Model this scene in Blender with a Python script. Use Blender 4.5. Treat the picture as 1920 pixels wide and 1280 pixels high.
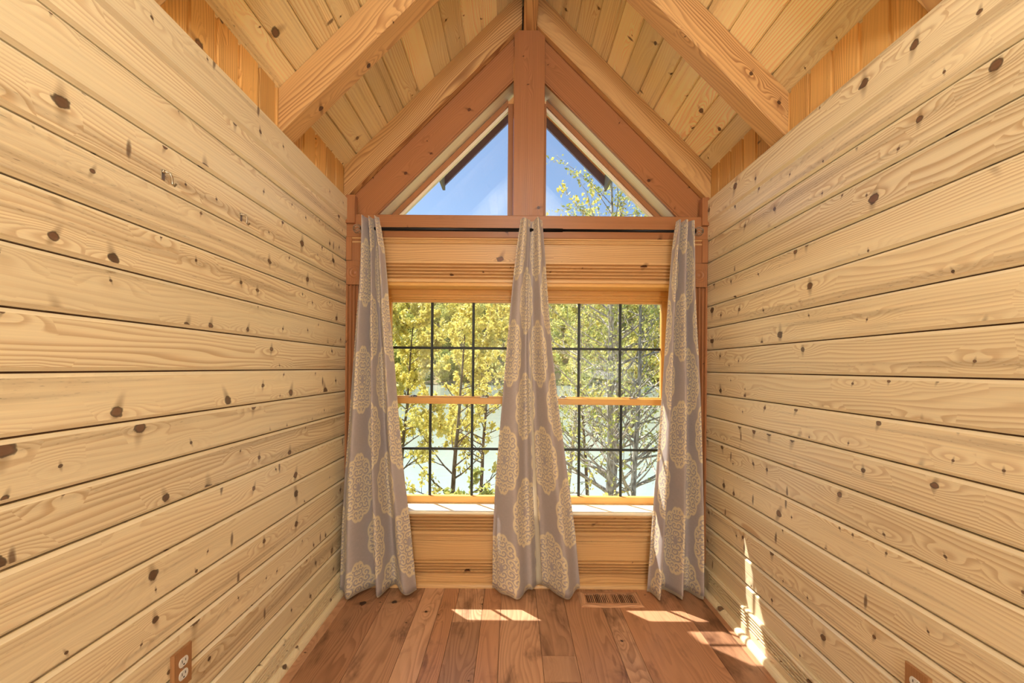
import bpy, math, random
from math import sin, cos, pi, sqrt, exp, atan2, radians
from mathutils import Vector, Matrix
random.seed(7)
for o in list(bpy.data.objects):
    bpy.data.objects.remove(o)
SC = bpy.context.scene
COL = SC.collection

# ------------------------------------------------------------------ camera, world, sun, exposure
F = 760.0               # focal length in pixels of the 1920 px frame
D = F / 310.0           # distance from the camera to the window wall
ZC = 1.32               # eye height
cam_d = bpy.data.cameras.new('camera')
cam_d.sensor_width = 36.0
cam_d.lens = F / 1920.0 * 36.0
cam_d.shift_x = -1.0 / 1920.0
cam_d.shift_y = 49.0 / 1920.0
cam_d.clip_start = 0.02
cam_d.clip_end = 2000
cam = bpy.data.objects.new('camera', cam_d)
COL.objects.link(cam)
cam.rotation_euler = (Matrix.Rotation(radians(90), 3, 'X') @ Matrix.Rotation(radians(0.45), 3, 'Z')).to_euler()
cam.location = (0, 0, ZC)
SC.camera = cam

SUN_DIR = Vector((-1.08, 1.0, 2.05)).normalized()    # towards the sun
w = bpy.data.worlds.new('sky')
SC.world = w
w.use_nodes = True
wn = w.node_tree
wn.nodes.clear()
wo = wn.nodes.new('ShaderNodeOutputWorld')
bg = wn.nodes.new('ShaderNodeBackground')
sky = wn.nodes.new('ShaderNodeTexSky')
sky.sky_type = 'NISHITA'
sky.sun_disc = False
sky.sun_elevation = math.asin(SUN_DIR.z)
sky.sun_rotation = atan2(SUN_DIR.x, SUN_DIR.y)
sky.altitude = 300
sky.air_density = 1.0
sky.dust_density = 0.6
sky.ozone_density = 1.2
bg.inputs['Strength'].default_value = 0.17
wn.links.new(sky.outputs[0], bg.inputs[0])
wn.links.new(bg.outputs[0], wo.inputs[0])

sun_d = bpy.data.lights.new('sun', 'SUN')
sun_d.energy = 12.0
sun_d.angle = radians(0.5)
sun_d.color = (1.0, 0.93, 0.82)
sun = bpy.data.objects.new('sun', sun_d)
COL.objects.link(sun)
sun.rotation_euler = SUN_DIR.to_track_quat('Z', 'Y').to_euler()
sun.location = (-6, 8, 14)


def fill_light(name, loc, radius, power, color):
    d = bpy.data.lights.new(name, 'POINT')
    d.shadow_soft_size = radius
    d.energy = power
    d.color = color
    o = bpy.data.objects.new(name, d)
    COL.objects.link(o)
    o.location = loc


# added fill lights high under the ridge, out of view, to brighten the room
fill_light('high_fill_light', (0.08, 0.22, 3.08), 0.10, 31.0, (0.84, 0.94, 1.0))
fill_light('high_fill_light', (0.08, -2.35, 2.80), 0.16, 28.0, (0.84, 0.94, 1.0))
# added fill light, low and unseen at the far end of the room
fill_light('low_fill_light', (0.30, -2.75, 1.22), 0.16, 98.0, (0.84, 0.94, 1.0))

SC.view_settings.view_transform = 'Standard'
SC.view_settings.look = 'None'
SC.view_settings.exposure = 0.14
SC.view_settings.gamma = 1.0
SC.view_settings.use_curve_mapping = False


# ------------------------------------------------------------------ helpers
def srgb(r, g, b):
    f = lambda c: (c / 255.0 / 12.92) if c <= 10.3 else ((c / 255.0 + 0.055) / 1.055) ** 2.4
    return (f(r), f(g), f(b), 1.0)


class MB:
    """collects faces for ONE mesh object; UV = metres along / across the grain"""

    def __init__(self):
        self.v, self.f, self.uv, self.rn, self.mi, self.sm = [], [], [], [], [], []

    def face(self, pts, uvs=None, rnd=0.0, mi=0, smooth=False):
        n = len(self.v)
        self.v += [tuple(p) for p in pts]
        self.f.append(tuple(range(n, n + len(pts))))
        self.uv.append(uvs or [(0, 0)] * len(pts))
        self.rn.append(rnd)
        self.mi.append(mi)
        self.sm.append(smooth)

    def extrude(self, P, U, V, N, L, prof, rnd=None, mi=0, cut0=None, cut1=None, caps=True, smooth=False, edge=None):
        """sweep the closed profile [(v, n)] from P along U for length L; cut0/cut1(v, n) shift the two ends"""
        rnd = random.random() if rnd is None else rnd
        ru, rv = random.uniform(0, 60), random.uniform(0, 60)
        P, U, V, N = Vector(P), Vector(U), Vector(V), Vector(N)
        area = sum(a[0] * b[1] - b[0] * a[1] for a, b in zip(prof, prof[1:] + prof[:1]))
        if area * U.dot(V.cross(N)) < 0:
            prof = prof[::-1]
        a = [P + V * v + N * n + U * (cut0(v, n) if cut0 else 0.0) for v, n in prof]
        b = [P + V * v + N * n + U * (L + (cut1(v, n) if cut1 else 0.0)) for v, n in prof]
        arc = [0.0]
        for (p, q) in zip(prof, prof[1:] + prof[:1]):
            arc.append(arc[-1] + math.hypot(q[0] - p[0], q[1] - p[1]))
        k = len(prof)
        for i in range(k):
            j = (i + 1) % k
            us = [(x - P).dot(U) for x in (a[i], a[j], b[j], b[i])]
            vs = [arc[i], arc[i + 1], arc[i + 1], arc[i]]
            dv_, dn_ = abs(prof[j][0] - prof[i][0]), abs(prof[j][1] - prof[i][1])
            m_ = edge if (edge is not None and min(dv_, dn_) > 0.002) else mi
            self.face([a[i], a[j], b[j], b[i]], [(x + ru, y + rv) for x, y in zip(us, vs)], rnd, m_, smooth)
        if caps:
            self.face(a[::-1], [(ru + p[1] * .3, rv + p[0]) for p in prof[::-1]], rnd, mi)
            self.face(b, [(ru + 5 + p[1] * .3, rv + p[0]) for p in prof], rnd, mi)

    def box(self, x0, x1, y0, y1, z0, z1, grain='x', bev=0.0, rnd=None, mi=0):
        ax = {'x': ((1, 0, 0), (0, 0, 1), (0, 1, 0)), 'y': ((0, 1, 0), (0, 0, 1), (1, 0, 0)), 'z': ((0, 0, 1), (1, 0, 0), (0, 1, 0))}[grain]
        ext = {'x': x1 - x0, 'y': y1 - y0, 'z': z1 - z0}
        L = ext[grain]
        a = {'x': ext['z'], 'y': ext['z'], 'z': ext['x']}[grain]
        b = {'x': ext['y'], 'y': ext['x'], 'z': ext['y']}[grain]
        self.extrude((x0, y0, z0), ax[0], ax[1], ax[2], L, rect(0, a, 0, b, bev), rnd, mi)

    def prism(self, poly, y0, y1, gdir=(1, 0), rnd=None, mi=0):
        """poly [(x, z)] counter-clockwise as the camera sees it, from y0 (near) to y1 (far)"""
        rnd = random.random() if rnd is None else rnd
        ru, rv = random.uniform(0, 60), random.uniform(0, 60)
        ar = sum(p[0] * q[1] - q[0] * p[1] for p, q in zip(poly, poly[1:] + poly[:1]))
        if ar < 0:
            poly = poly[::-1]
        gx, gz = gdir
        uvf = lambda x, z, y: (x * gx + z * gz + ru, -x * gz + z * gx + rv + y)
        self.face([(x, y0, z) for x, z in poly], [uvf(x, z, 0) for x, z in poly], rnd, mi)
        self.face([(x, y1, z) for x, z in poly[::-1]], [uvf(x, z, 0) for x, z in poly[::-1]], rnd, mi)
        for (p, q) in zip(poly, poly[1:] + poly[:1]):
            s = [(p[0], y0, p[1]), (p[0], y1, p[1]), (q[0], y1, q[1]), (q[0], y0, q[1])]
            self.face(s, [uvf(a[0], a[2], a[1]) for a in s], rnd, mi)

    def tube(self, pts, rad, n=10, mi=0, caps=True, rnd=0.0, closed=False):
        pts = [Vector(p) for p in pts]
        rad = rad if isinstance(rad, (list, tuple)) else [rad] * len(pts)
        rings, up = [], None
        m = len(pts)
        for i, p in enumerate(pts):
            if closed:
                t = pts[(i + 1) % m] - pts[i - 1]
            else:
                t = pts[min(i + 1, m - 1)] - pts[max(i - 1, 0)]
            t.normalize()
            if up is None:
                up = Vector((0, 0, 1)) if abs(t.z) < 0.9 else Vector((1, 0, 0))
            up = (up - t * up.dot(t))
            if up.length < 1e-5:
                up = t.orthogonal()
            up.normalize()
            s = t.cross(up)
            rings.append([p + (up * cos(2 * pi * k / n) + s * sin(2 * pi * k / n)) * rad[i] for k in range(n)])
        acc = 0
        rng = range(m if closed else m - 1)
        for i in rng:
            i2 = (i + 1) % m
            l = (pts[i2] - pts[i]).length
            for k in range(n):
                k2 = (k + 1) % n
                self.face([rings[i][k], rings[i2][k], rings[i2][k2], rings[i][k2]][::-1],
                          [(acc, k * rad[i]), (acc + l, k * rad[i]), (acc + l, (k + 1) * rad[i]), (acc, (k + 1) * rad[i])], rnd, mi, True)
            acc += l
        if caps and not closed:
            self.face(rings[0], None, rnd, mi)
            self.face(rings[-1][::-1], None, rnd, mi)

    def lathe(self, c, axis, prof, n=24, mi=0):
        """prof [(distance along axis, radius)]"""
        c, A = Vector(c), Vector(axis).normalized()
        e1 = A.orthogonal().normalized()
        e2 = A.cross(e1)
        R = [[c + A * h + (e1 * cos(2 * pi * k / n) + e2 * sin(2 * pi * k / n)) * r for k in range(n)] for h, r in prof]
        for i in range(len(R) - 1):
            for k in range(n):
                q = (k + 1) % n
                self.face([R[i][k], R[i][q], R[i + 1][q], R[i + 1][k]], None, 0, mi, True)

    def build(self, name, mats, parent=None):
        me = bpy.data.meshes.new(name)
        me.from_pydata(self.v, [], self.f)
        uvl = me.uv_layers.new(name='UVMap')
        flat = [c for u in self.uv for p in u for c in p]
        uvl.data.foreach_set('uv', flat)
        at = me.attributes.new('rnd', 'FLOAT', 'FACE')
        at.data.foreach_set('value', self.rn)
        me.polygons.foreach_set('material_index', self.mi)
        me.polygons.foreach_set('use_smooth', self.sm)
        for m in (mats if isinstance(mats, (list, tuple)) else [mats]):
            me.materials.append(m)
        if any(self.sm):
            import bmesh
            bm = bmesh.new()
            bm.from_mesh(me)
            bmesh.ops.remove_doubles(bm, verts=bm.verts, dist=1e-5)
            bm.to_mesh(me)
            bm.free()
        me.update()
        o = bpy.data.objects.new(name, me)
        COL.objects.link(o)
        if parent:
            o.parent = parent
            o.matrix_parent_inverse = Matrix.Translation(-parent.location)
        return o


def rect(v0, v1, n0, n1, b=0.0):
    if b <= 0:
        return [(v0, n0), (v1, n0), (v1, n1), (v0, n1)]
    return [(v0 + b, n0), (v1 - b, n0), (v1, n0 + b), (v1, n1 - b), (v1 - b, n1), (v0 + b, n1), (v0, n1 - b), (v0, n0 + b)]


def tag(o, label=None, cat=None, group=None, kind=None):
    for k, x in (('label', label), ('category', cat), ('group', group), ('kind', kind)):
        if x:
            o[k] = x
    return o


def struct(o):
    return tag(o, kind='structure')


def empty(name, loc=(0, 0, 0)):
    o = bpy.data.objects.new(name, None)
    COL.objects.link(o)
    o.location = loc
    o.empty_display_size = 0.05
    return o


class NT:
    """tiny node-tree writer"""

    def __init__(self, name):
        self.m = bpy.data.materials.new(name)
        self.m.use_nodes = True
        self.t = self.m.node_tree
        self.t.nodes.clear()
        self.out = self.t.nodes.new('ShaderNodeOutputMaterial')

    def n(self, typ, **kw):
        o = self.t.nodes.new(typ)
        for k, x in kw.items():
            setattr(o, k, x)
        return o

    def put(self, sock, x):
        if isinstance(x, bpy.types.NodeSocket):
            self.t.links.new(x, sock)
        else:
            sock.default_value = x

    def math(self, op, a, b=0.0, c=0.0, clamp=False):
        o = self.n('ShaderNodeMath', operation=op, use_clamp=clamp)
        for i, x in enumerate((a, b, c)):
            self.put(o.inputs[i], x)
        return o.outputs[0]

    def xyz(self, x, y, z=0.0):
        o = self.n('ShaderNodeCombineXYZ')
        for i, s in enumerate((x, y, z)):
            self.put(o.inputs[i], s)
        return o.outputs[0]

    def sep(self, v):
        o = self.n('ShaderNodeSeparateXYZ')
        self.put(o.inputs[0], v)
        return o.outputs[0], o.outputs[1], o.outputs[2]

    def noise(self, v, scale=1.0, detail=2.0, rough=0.5, dist=0.0):
        o = self.n('ShaderNodeTexNoise')
        self.put(o.inputs['Vector'], v)
        o.inputs['Scale'].default_value = scale
        o.inputs['Detail'].default_value = detail
        o.inputs['Roughness'].default_value = rough
        o.inputs['Distortion'].default_value = dist
        return o.outputs[0]

    def voro(self, v, scale=1.0, rand=1.0):
        o = self.n('ShaderNodeTexVoronoi', voronoi_dimensions='2D')
        self.put(o.inputs['Vector'], v)
        o.inputs['Scale'].default_value = scale
        o.inputs['Randomness'].default_value = rand
        return o

    def ramp(self, f, stops):
        o = self.n('ShaderNodeValToRGB')
        self.put(o.inputs[0], f)
        el = o.color_ramp.elements
        while len(el) > 1:
            el.remove(el[-1])
        for i, (p, c) in enumerate(stops):
            e = el[0] if i == 0 else el.new(p)
            e.position = p
            e.color = c if len(c) == 4 else (*c, 1)
        return o.outputs[0]

    def mix(self, f, a, b, blend='MIX'):
        o = self.n('ShaderNodeMix', data_type='RGBA', blend_type=blend)
        self.put(o.inputs[0], f)
        self.put(o.inputs[6], a)
        self.put(o.inputs[7], b)
        return o.outputs[2]

    def step(self, x, lo, hi):
        o = self.n('ShaderNodeMapRange', interpolation_type='SMOOTHSTEP')
        self.put(o.inputs[0], x)
        o.inputs[1].default_value, o.inputs[2].default_value = lo, hi
        o.inputs[3].default_value, o.inputs[4].default_value = 0.0, 1.0
        return o.outputs[0]

    def bump(self, h, strength=0.2, dist=0.01):
        o = self.n('ShaderNodeBump')
        o.inputs['Strength'].default_value = strength
        o.inputs['Distance'].default_value = dist
        self.put(o.inputs['Height'], h)
        return o.outputs[0]

    def bsdf(self, color, rough=0.5, spec=0.5, metal=0.0, normal=None, **kw):
        o = self.n('ShaderNodeBsdfPrincipled')
        self.put(o.inputs['Base Color'], color)
        self.put(o.inputs['Roughness'], rough)
        self.put(o.inputs['Metallic'], metal)
        self.put(o.inputs['Specular IOR Level'], spec)
        if normal is not None:
            self.put(o.inputs['Normal'], normal)
        for k, x in kw.items():
            self.put(o.inputs[k.replace('_', ' ')], x)
        return o.outputs[0]

    def done(self, sh):
        self.t.links.new(sh, self.out.inputs[0])
        return self.m


def plain(name, col, rough=0.5, metal=0.0, spec=0.5, var=0.12, scale=30):
    t = NT(name)
    tc = t.n('ShaderNodeTexCoord').outputs['Object']
    nz = t.noise(tc, scale, 3)
    c = t.mix(nz, tuple(x * (1 - var) for x in col[:3]) + (1,), tuple(min(1, x * (1 + var)) for x in col[:3]) + (1,))
    return t.done(t.bsdf(c, rough, spec, metal))


def wood(name, light, late, tone=0.12, warm=0.0, freq=75.0, wave=2.2, grain=0.55, knots=6.5, gate=0.35, ksize=0.011,
         kdark=None, rough=0.42, spec=0.45, spike=True, streak=0.5, blotch=0.0, blot_col=None, alt=None, fiber=0.10):
    """procedural softwood/hardwood board: UV in metres, u along the grain; rnd = per-board number"""
    t = NT(name)
    uv = t.n('ShaderNodeUVMap').outputs[0]
    u, v, _ = t.sep(uv)
    rn = t.n('ShaderNodeAttribute', attribute_name='rnd', attribute_type='GEOMETRY').outputs['Fac']
    kd = kdark or srgb(82, 54, 38)
    # knots: one possible knot per Voronoi cell
    wob = t.noise(t.xyz(u, v), 14, 2)
    wob = t.math('MULTIPLY', t.math('SUBTRACT', wob, 0.5), 0.012)
    uw, vw = t.math('ADD', u, wob), t.math('ADD', v, t.math('MULTIPLY', wob, -0.8))
    vo = t.voro(t.xyz(uw, vw), knots)
    kx, ky, _ = t.sep(vo.outputs['Position'])
    du = t.math('SUBTRACT', uw, kx)
    dv = t.math('SUBTRACT', vw, ky)
    cr, cg, cb = t.sep(vo.outputs['Color'])
    on = t.math('GREATER_THAN', cr, gate)
    d2 = t.math('ADD', t.math('MULTIPLY', t.math('MULTIPLY', du, du), 0.65), t.math('MULTIPLY', dv, dv))
    lump = t.noise(t.xyz(t.math('MULTIPLY', u, 55.0), t.math('MULTIPLY', v, 55.0)), 1.0, 2)
    d = t.math('MULTIPLY', t.math('SQRT', d2), t.math('MULTIPLY_ADD', lump, 1.3, 0.45))
    rad = t.math('MULTIPLY_ADD', t.math('POWER', cg, 3.0), ksize * 1.2, ksize * 0.30)
    rel = t.math('DIVIDE', d, rad)
    core = t.math('MULTIPLY', t.math('SUBTRACT', 1.0, t.step(rel, 0.75, 1.1)), on)
    ring = t.math('MULTIPLY', t.math('MULTIPLY', t.step(rel, 0.65, 0.95), t.math('SUBTRACT', 1.0, t.step(rel, 1.0, 1.25))), on)
    hx = t.math('ADD', du, t.math('MULTIPLY', dv, t.math('SUBTRACT', cb, 0.5)))
    h2 = t.math('SQRT', t.math('ADD', t.math('MULTIPLY', t.math('MULTIPLY', hx, hx), 2.2), t.math('MULTIPLY', t.math('MULTIPLY', dv, dv), 0.22)))
    halo = t.math('MULTIPLY', t.math('SUBTRACT', 1.0, t.step(t.math('DIVIDE', h2, rad), 0.4, 2.1)), on)
    # swelling of the growth rings around each knot
    e2 = t.math('ADD', t.math('MULTIPLY', t.math('MULTIPLY', du, du), 0.10), t.math('MULTIPLY', dv, dv))
    swell = t.math('MULTIPLY', t.math('EXPONENT', t.math('MULTIPLY', e2, -1.0 / (0.024 ** 2))), t.math('MULTIPLY', on, 3.2))
    # growth rings
    lowu = t.math('MULTIPLY', u, 0.75)
    warp = t.noise(t.xyz(lowu, t.math('MULTIPLY', v, 5.0)), 1.0, 2, 0.5)
    warp2 = t.noise(t.xyz(t.math('MULTIPLY', u, 1.6), t.math('MULTIPLY', v, 12.0)), 1.0, 2, 0.5)
    fl = t.noise(t.xyz(t.math('MULTIPLY', u, 0.15), t.math('MULTIPLY', v, 6.0)), 1.0, 1)
    g = t.math('MULTIPLY_ADD', v, freq, t.math('MULTIPLY', warp, wave * 8.0))
    g = t.math('ADD', g, t.math('MULTIPLY', warp2, wave * 0.7))
    g = t.math('ADD', g, swell)
    fr = t.math('FRACT', g)
    late_l = t.math('MULTIPLY', t.step(fr, 0.25, 0.88), t.math('SUBTRACT', 1.0, t.step(fr, 0.90, 1.0)))
    patch = t.step(fl, 0.30, 0.68)
    late_l = t.math('MULTIPLY', late_l, t.math('MULTIPLY_ADD', patch, 0.85, 0.15))
    fib = t.noise(t.xyz(t.math('MULTIPLY', u, 6.0), t.math('MULTIPLY', v, 420.0)), 1.0, 2)
    fib2 = t.noise(t.xyz(t.math('MULTIPLY', u, 1.3), t.math('MULTIPLY', v, 60.0)), 1.0, 3)
    base = t.mix(t.math('MULTIPLY', late_l, grain), light, late)
    if alt is not None:     # boards of another tone
        base = t.mix(t.math('MULTIPLY', t.step(t.math('ABSOLUTE', t.math('SUBTRACT', t.math('FRACT', t.math('MULTIPLY', rn, 7.31)), 0.5)), 0.05, 0.45), 0.9), base, t.mix(t.math('MULTIPLY', late_l, grain), alt[0], alt[1]))
    k = t.math('MULTIPLY_ADD', t.math('SUBTRACT', rn, 0.5), tone * 2, 1.0)
    k = t.math('ADD', k, t.math('MULTIPLY', t.math('SUBTRACT', fib, 0.5), fiber * 2))
    k = t.math('ADD', k, t.math('MULTIPLY', t.math('SUBTRACT', fib2, 0.5), fiber * 2.4))
    base = t.mix(1.0, base, t.xyz(k, k, k), 'MULTIPLY')
    if streak > 0:          # grey pith streaks that run along some boards
        st = t.noise(t.xyz(t.math('MULTIPLY', u, 0.5), t.math('MULTIPLY', v, 16.0), t.math('MULTIPLY', rn, 40.0)), 1.0, 3, 0.6)
        sm = t.math('MULTIPLY', t.step(st, 0.53, 0.70), streak)
        pk = t.noise(t.xyz(t.math('MULTIPLY', u, 40.0), t.math('MULTIPLY', v, 260.0)), 1.0, 2)
        base = t.mix(t.math('MULTIPLY', sm, 0.5), base, tuple(x * 0.55 for x in late[:3]) + (1,))
        base = t.mix(t.math('MULTIPLY', sm, t.math('MULTIPLY', t.step(pk, 0.60, 0.70), 0.7)), base, kd)
    if blotch > 0:
        bl = t.noise(t.xyz(t.math('MULTIPLY', u, 3.2), t.math('MULTIPLY', v, 7.0), t.math('MULTIPLY', rn, 25.0)), 1.0, 4, 0.62, 0.4)
        base = t.mix(t.math('MULTIPLY', t.step(bl, 0.50, 0.78), blotch), base, blot_col)
    if spike:               # spike knots cut lengthwise, lying across the board
        vs = t.voro(t.xyz(t.math('MULTIPLY', uw, 9.0), t.math('MULTIPLY', t.math('MULTIPLY_ADD', uw, 0.35, vw), 2.6)), 1.0)
        sr, sg, sb = t.sep(vs.outputs['Color'])
        sp = t.math('MULTIPLY', t.math('SUBTRACT', 1.0, t.step(vs.outputs['Distance'], 0.03, 0.085)), t.math('GREATER_THAN', sr, 0.80))
        base = t.mix(t.math('MULTIPLY', sp, 0.8), base, kd)
    base = t.mix(t.math('MULTIPLY', halo, 0.62), base, tuple(x * 0.5 for x in late[:3]) + (1,))
    kc = t.mix(t.step(cb, 0.3, 0.7), kd, tuple(min(1, x * 1.9) for x in kd[:3]) + (1,))
    base = t.mix(t.math('MULTIPLY', core, 0.88), base, kc)
    base = t.mix(t.math('MULTIPLY', ring, 0.75), base, tuple(x * 0.45 for x in kd[:3]) + (1,))
    h = t.math('ADD', t.math('MULTIPLY', late_l, -0.5), t.math('MULTIPLY', fib, 0.6))
    ro = t.math('MULTIPLY_ADD', fib2, 0.16, rough - 0.08)
    return t.done(t.bsdf(base, ro, spec, normal=t.bump(h, 0.05, 0.0008)))


PINE = wood('pale_pine', srgb(239, 222, 188), srgb(194, 157, 112), tone=0.07, freq=74, wave=1.7, grain=0.72, knots=6.8, gate=0.22, rough=0.34, spec=0.55, streak=0.8)
PINE_CEIL = wood('ceiling_pine', srgb(255, 234, 184), srgb(220, 170, 106), tone=0.20, freq=80, wave=1.6, grain=0.55, knots=5.5, gate=0.42,
                 streak=0.8, rough=0.45)
KNEE = wood('amber_pine', srgb(228, 178, 108), srgb(172, 110, 54), tone=0.20, freq=85, wave=1.8, grain=0.6, knots=5, gate=0.6, streak=0.3)
FIR = wood('timber_fir', srgb(214, 168, 112), srgb(150, 98, 54), tone=0.05, freq=62, wave=2.4, grain=0.85, knots=4.2, gate=0.60, ksize=0.010,
           spike=False, streak=0.15, rough=0.5, kdark=srgb(70, 38, 22))
CEDAR = wood('cedar_trim', srgb(174, 116, 74), srgb(136, 84, 50), tone=0.05, freq=95, wave=0.8, grain=0.45, knots=5.2, gate=0.62, ksize=0.010,
             spike=False, streak=0.2, rough=0.4, kdark=srgb(72, 34, 20))
TRIM = wood('stained_pine_trim', srgb(216, 172, 120), srgb(166, 114, 70), tone=0.05, freq=80, wave=1.4, grain=0.5, knots=5, gate=0.62, ksize=0.012,
            spike=False, streak=0.25, rough=0.36, kdark=srgb(74, 36, 20))
SASHW = wood('golden_window_pine', srgb(226, 172, 98), srgb(186, 122, 56), tone=0.04, freq=110, wave=0.7, grain=0.5, knots=3, gate=0.97,
             spike=False, streak=0.0, rough=0.33)
MAPLE = wood('pale_jamb_wood', srgb(250, 238, 212), srgb(230, 206, 168), tone=0.02, freq=60, wave=1.2, grain=0.4, knots=3, gate=0.98,
             spike=False, streak=0.0, rough=0.35)
FLOORW = wood('hickory_floor', srgb(210, 164, 132), srgb(148, 102, 74), tone=0.22, freq=46, wave=3.0, grain=0.55, knots=4.2, gate=0.55, ksize=0.011,
              kdark=srgb(52, 28, 20), spike=False, streak=0.35, blotch=0.9, blot_col=srgb(78, 46, 32), alt=(srgb(176, 126, 94), srgb(122, 80, 58)),
              rough=0.33, spec=0.4)
PLATE = wood('oak_plate', srgb(168, 122, 82), srgb(126, 84, 52), tone=0.0, freq=140, wave=0.4, grain=0.4, knots=3, gate=1.1, spike=False, streak=0, rough=0.35)
EDGE = wood('lit_board_edge', srgb(242, 226, 196), srgb(222, 196, 156), tone=0.05, freq=160, wave=0.6, grain=0.4, knots=3, gate=0.93, spike=False, streak=0.2, rough=0.3, spec=0.6)  # chamfers paler than their boards: the light they catch is put into the colour
BACKING = plain('dark_backing', srgb(158, 116, 78), 0.9)
GAP = plain('shadow_gap_wood', srgb(112, 74, 48), 0.8)
BLACK = plain('black_metal', srgb(24, 22, 26), 0.35, 0.6)
MUNTIN = plain('dark_bronze_grille', srgb(38, 42, 40), 0.45, 0.2)
STEEL = plain('nickel', srgb(170, 166, 160), 0.3, 1.0)
BRASS = plain('brass_hook', srgb(168, 158, 142), 0.3, 1.0)
WHITEP = plain('white_plastic', srgb(226, 224, 220), 0.35, var=0.03)
SLOT = plain('slot_dark', srgb(40, 38, 38), 0.7)
CONCRETE = plain('roof_shingle', srgb(70, 68, 70), 0.9)
FASCIA = plain('dark_fascia', srgb(120, 120, 170), 0.7)
SOFFIT = wood('soffit_cedar', srgb(250, 190, 140), srgb(210, 140, 96), freq=80, streak=0.2, spike=False)
GREY = plain('weathered_grey_board', srgb(120, 122, 124), 0.8)
SCREWM = plain('screw_metal', srgb(160, 150, 140), 0.35, 0.8)


def glass_mat(name, tint):
    t = NT(name)
    ge = t.n('ShaderNodeNewGeometry')
    dt = t.n('ShaderNodeVectorMath', operation='DOT_PRODUCT')
    t.t.links.new(ge.outputs['Incoming'], dt.inputs[0])
    t.t.links.new(ge.outputs['Normal'], dt.inputs[1])
    inv = t.math('SUBTRACT', 1.0, t.math('ABSOLUTE', dt.outputs['Value']), clamp=True)
    fres = t.math('MULTIPLY_ADD', t.math('POWER', inv, 5.0), 0.96, 0.04)
    tr = t.n('ShaderNodeBsdfTransparent')
    tr.inputs[0].default_value = tint
    gl = t.n('ShaderNodeBsdfGlossy')
    gl.inputs['Roughness'].default_value = 0.0
    mx = t.n('ShaderNodeMixShader')
    t.t.links.new(fres, mx.inputs[0])
    t.t.links.new(tr.outputs[0], mx.inputs[1])
    t.t.links.new(gl.outputs[0], mx.inputs[2])
    return t.done(mx.outputs[0])


GLASS = glass_mat('window_glass', (0.97, 0.985, 0.98, 1))


def curtain_mat():
    t = NT('damask_fabric')
    uv = t.n('ShaderNodeUVMap').outputs[0]
    u, v, _ = t.sep(uv)
    # half-drop ogee medallions, repeat 0.34 x 0.64 m
    W, H = 0.33, 0.62

    def cell(ou, ov):
        a = t.math('ADD', t.math('DIVIDE', u, W), ou)
        b = t.math('ADD', t.math('DIVIDE', v, H), ov)
        p = t.math('MULTIPLY', t.math('SUBTRACT', t.math('FRACT', a), 0.5), W)
        q = t.math('MULTIPLY', t.math('SUBTRACT', t.math('FRACT', b), 0.5), H)
        return p, q
    tot = None
    for ou, ov in ((0.0, 0.0), (0.5, 0.5)):
        p, q = cell(ou, ov)
        ap = t.math('ABSOLUTE', p)
        ex, ey = t.math('DIVIDE', ap, 0.105), t.math('DIVIDE', q, 0.200)
        r = t.math('SQRT', t.math('ADD', t.math('MULTIPLY', ex, ex), t.math('MULTIPLY', ey, ey)))
        th = t.math('ARCTAN2', ey, ex)
        sc = t.math('MULTIPLY_ADD', t.math('ABSOLUTE', t.math('SINE', t.math('MULTIPLY', th, 5.5))), 0.10, 0.90)
        rr = t.math('DIVIDE', r, sc)
        inside = t.math('SUBTRACT', 1.0, t.step(rr, 0.97, 1.02))
        # mirrored scrolls: a spiral arm in every Voronoi cell
        vo = t.voro(t.xyz(ap, q, 0), 25.0, 0.6)
        vx, vy, _ = t.sep(vo.outputs['Position'])
        dx, dy = t.math('SUBTRACT', ap, vx), t.math('SUBTRACT', q, vy)
        ds = t.math('SQRT', t.math('ADD', t.math('MULTIPLY', dx, dx), t.math('MULTIPLY', dy, dy)))
        an = t.math('ARCTAN2', dy, dx)
        sp = t.math('SINE', t.math('MULTIPLY_ADD', ds, 340.0, an))
        line = t.step(sp, -0.35, 0.15)
        rim = t.math('MULTIPLY', t.step(rr, 0.90, 0.93), inside)
        pat = t.math('MAXIMUM', t.math('MULTIPLY', line, inside), rim)
        hole = t.math('SUBTRACT', 1.0, t.step(r, 0.10, 0.16))
        pat = t.math('MULTIPLY', pat, t.math('SUBTRACT', 1.0, hole))
        tot = pat if tot is None else t.math('MAXIMUM', tot, pat)
    slub = t.noise(t.xyz(t.math('MULTIPLY', u, 30.0), t.math('MULTIPLY', v, 700.0)), 1.0, 2)
    weave = t.noise(t.xyz(t.math('MULTIPLY', u, 500.0), t.math('MULTIPLY', v, 40.0)), 1.0, 2)
    k = t.math('MULTIPLY_ADD', t.math('SUBTRACT', slub, 0.5), 0.35, 1.0)
    k = t.math('ADD', k, t.math('MULTIPLY', t.math('SUBTRACT', weave, 0.5), 0.2))
    c = t.mix(tot, srgb(208, 196, 196), srgb(252, 238, 212))
    c = t.mix(1.0, c, t.xyz(k, k, k), 'MULTIPLY')
    b = t.bsdf(c, 0.55, 0.35, normal=t.bump(slub, 0.15, 0.001), Sheen_Weight=0.25)
    tl = t.n('ShaderNodeBsdfTranslucent')
    t.put(tl.inputs[0], c)
    mx = t.n('ShaderNodeMixShader')
    mx.inputs[0].default_value = 0.42
    t.t.links.new(b, mx.inputs[1])
    t.t.links.new(tl.outputs[0], mx.inputs[2])
    return t.done(mx.outputs[0])


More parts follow.
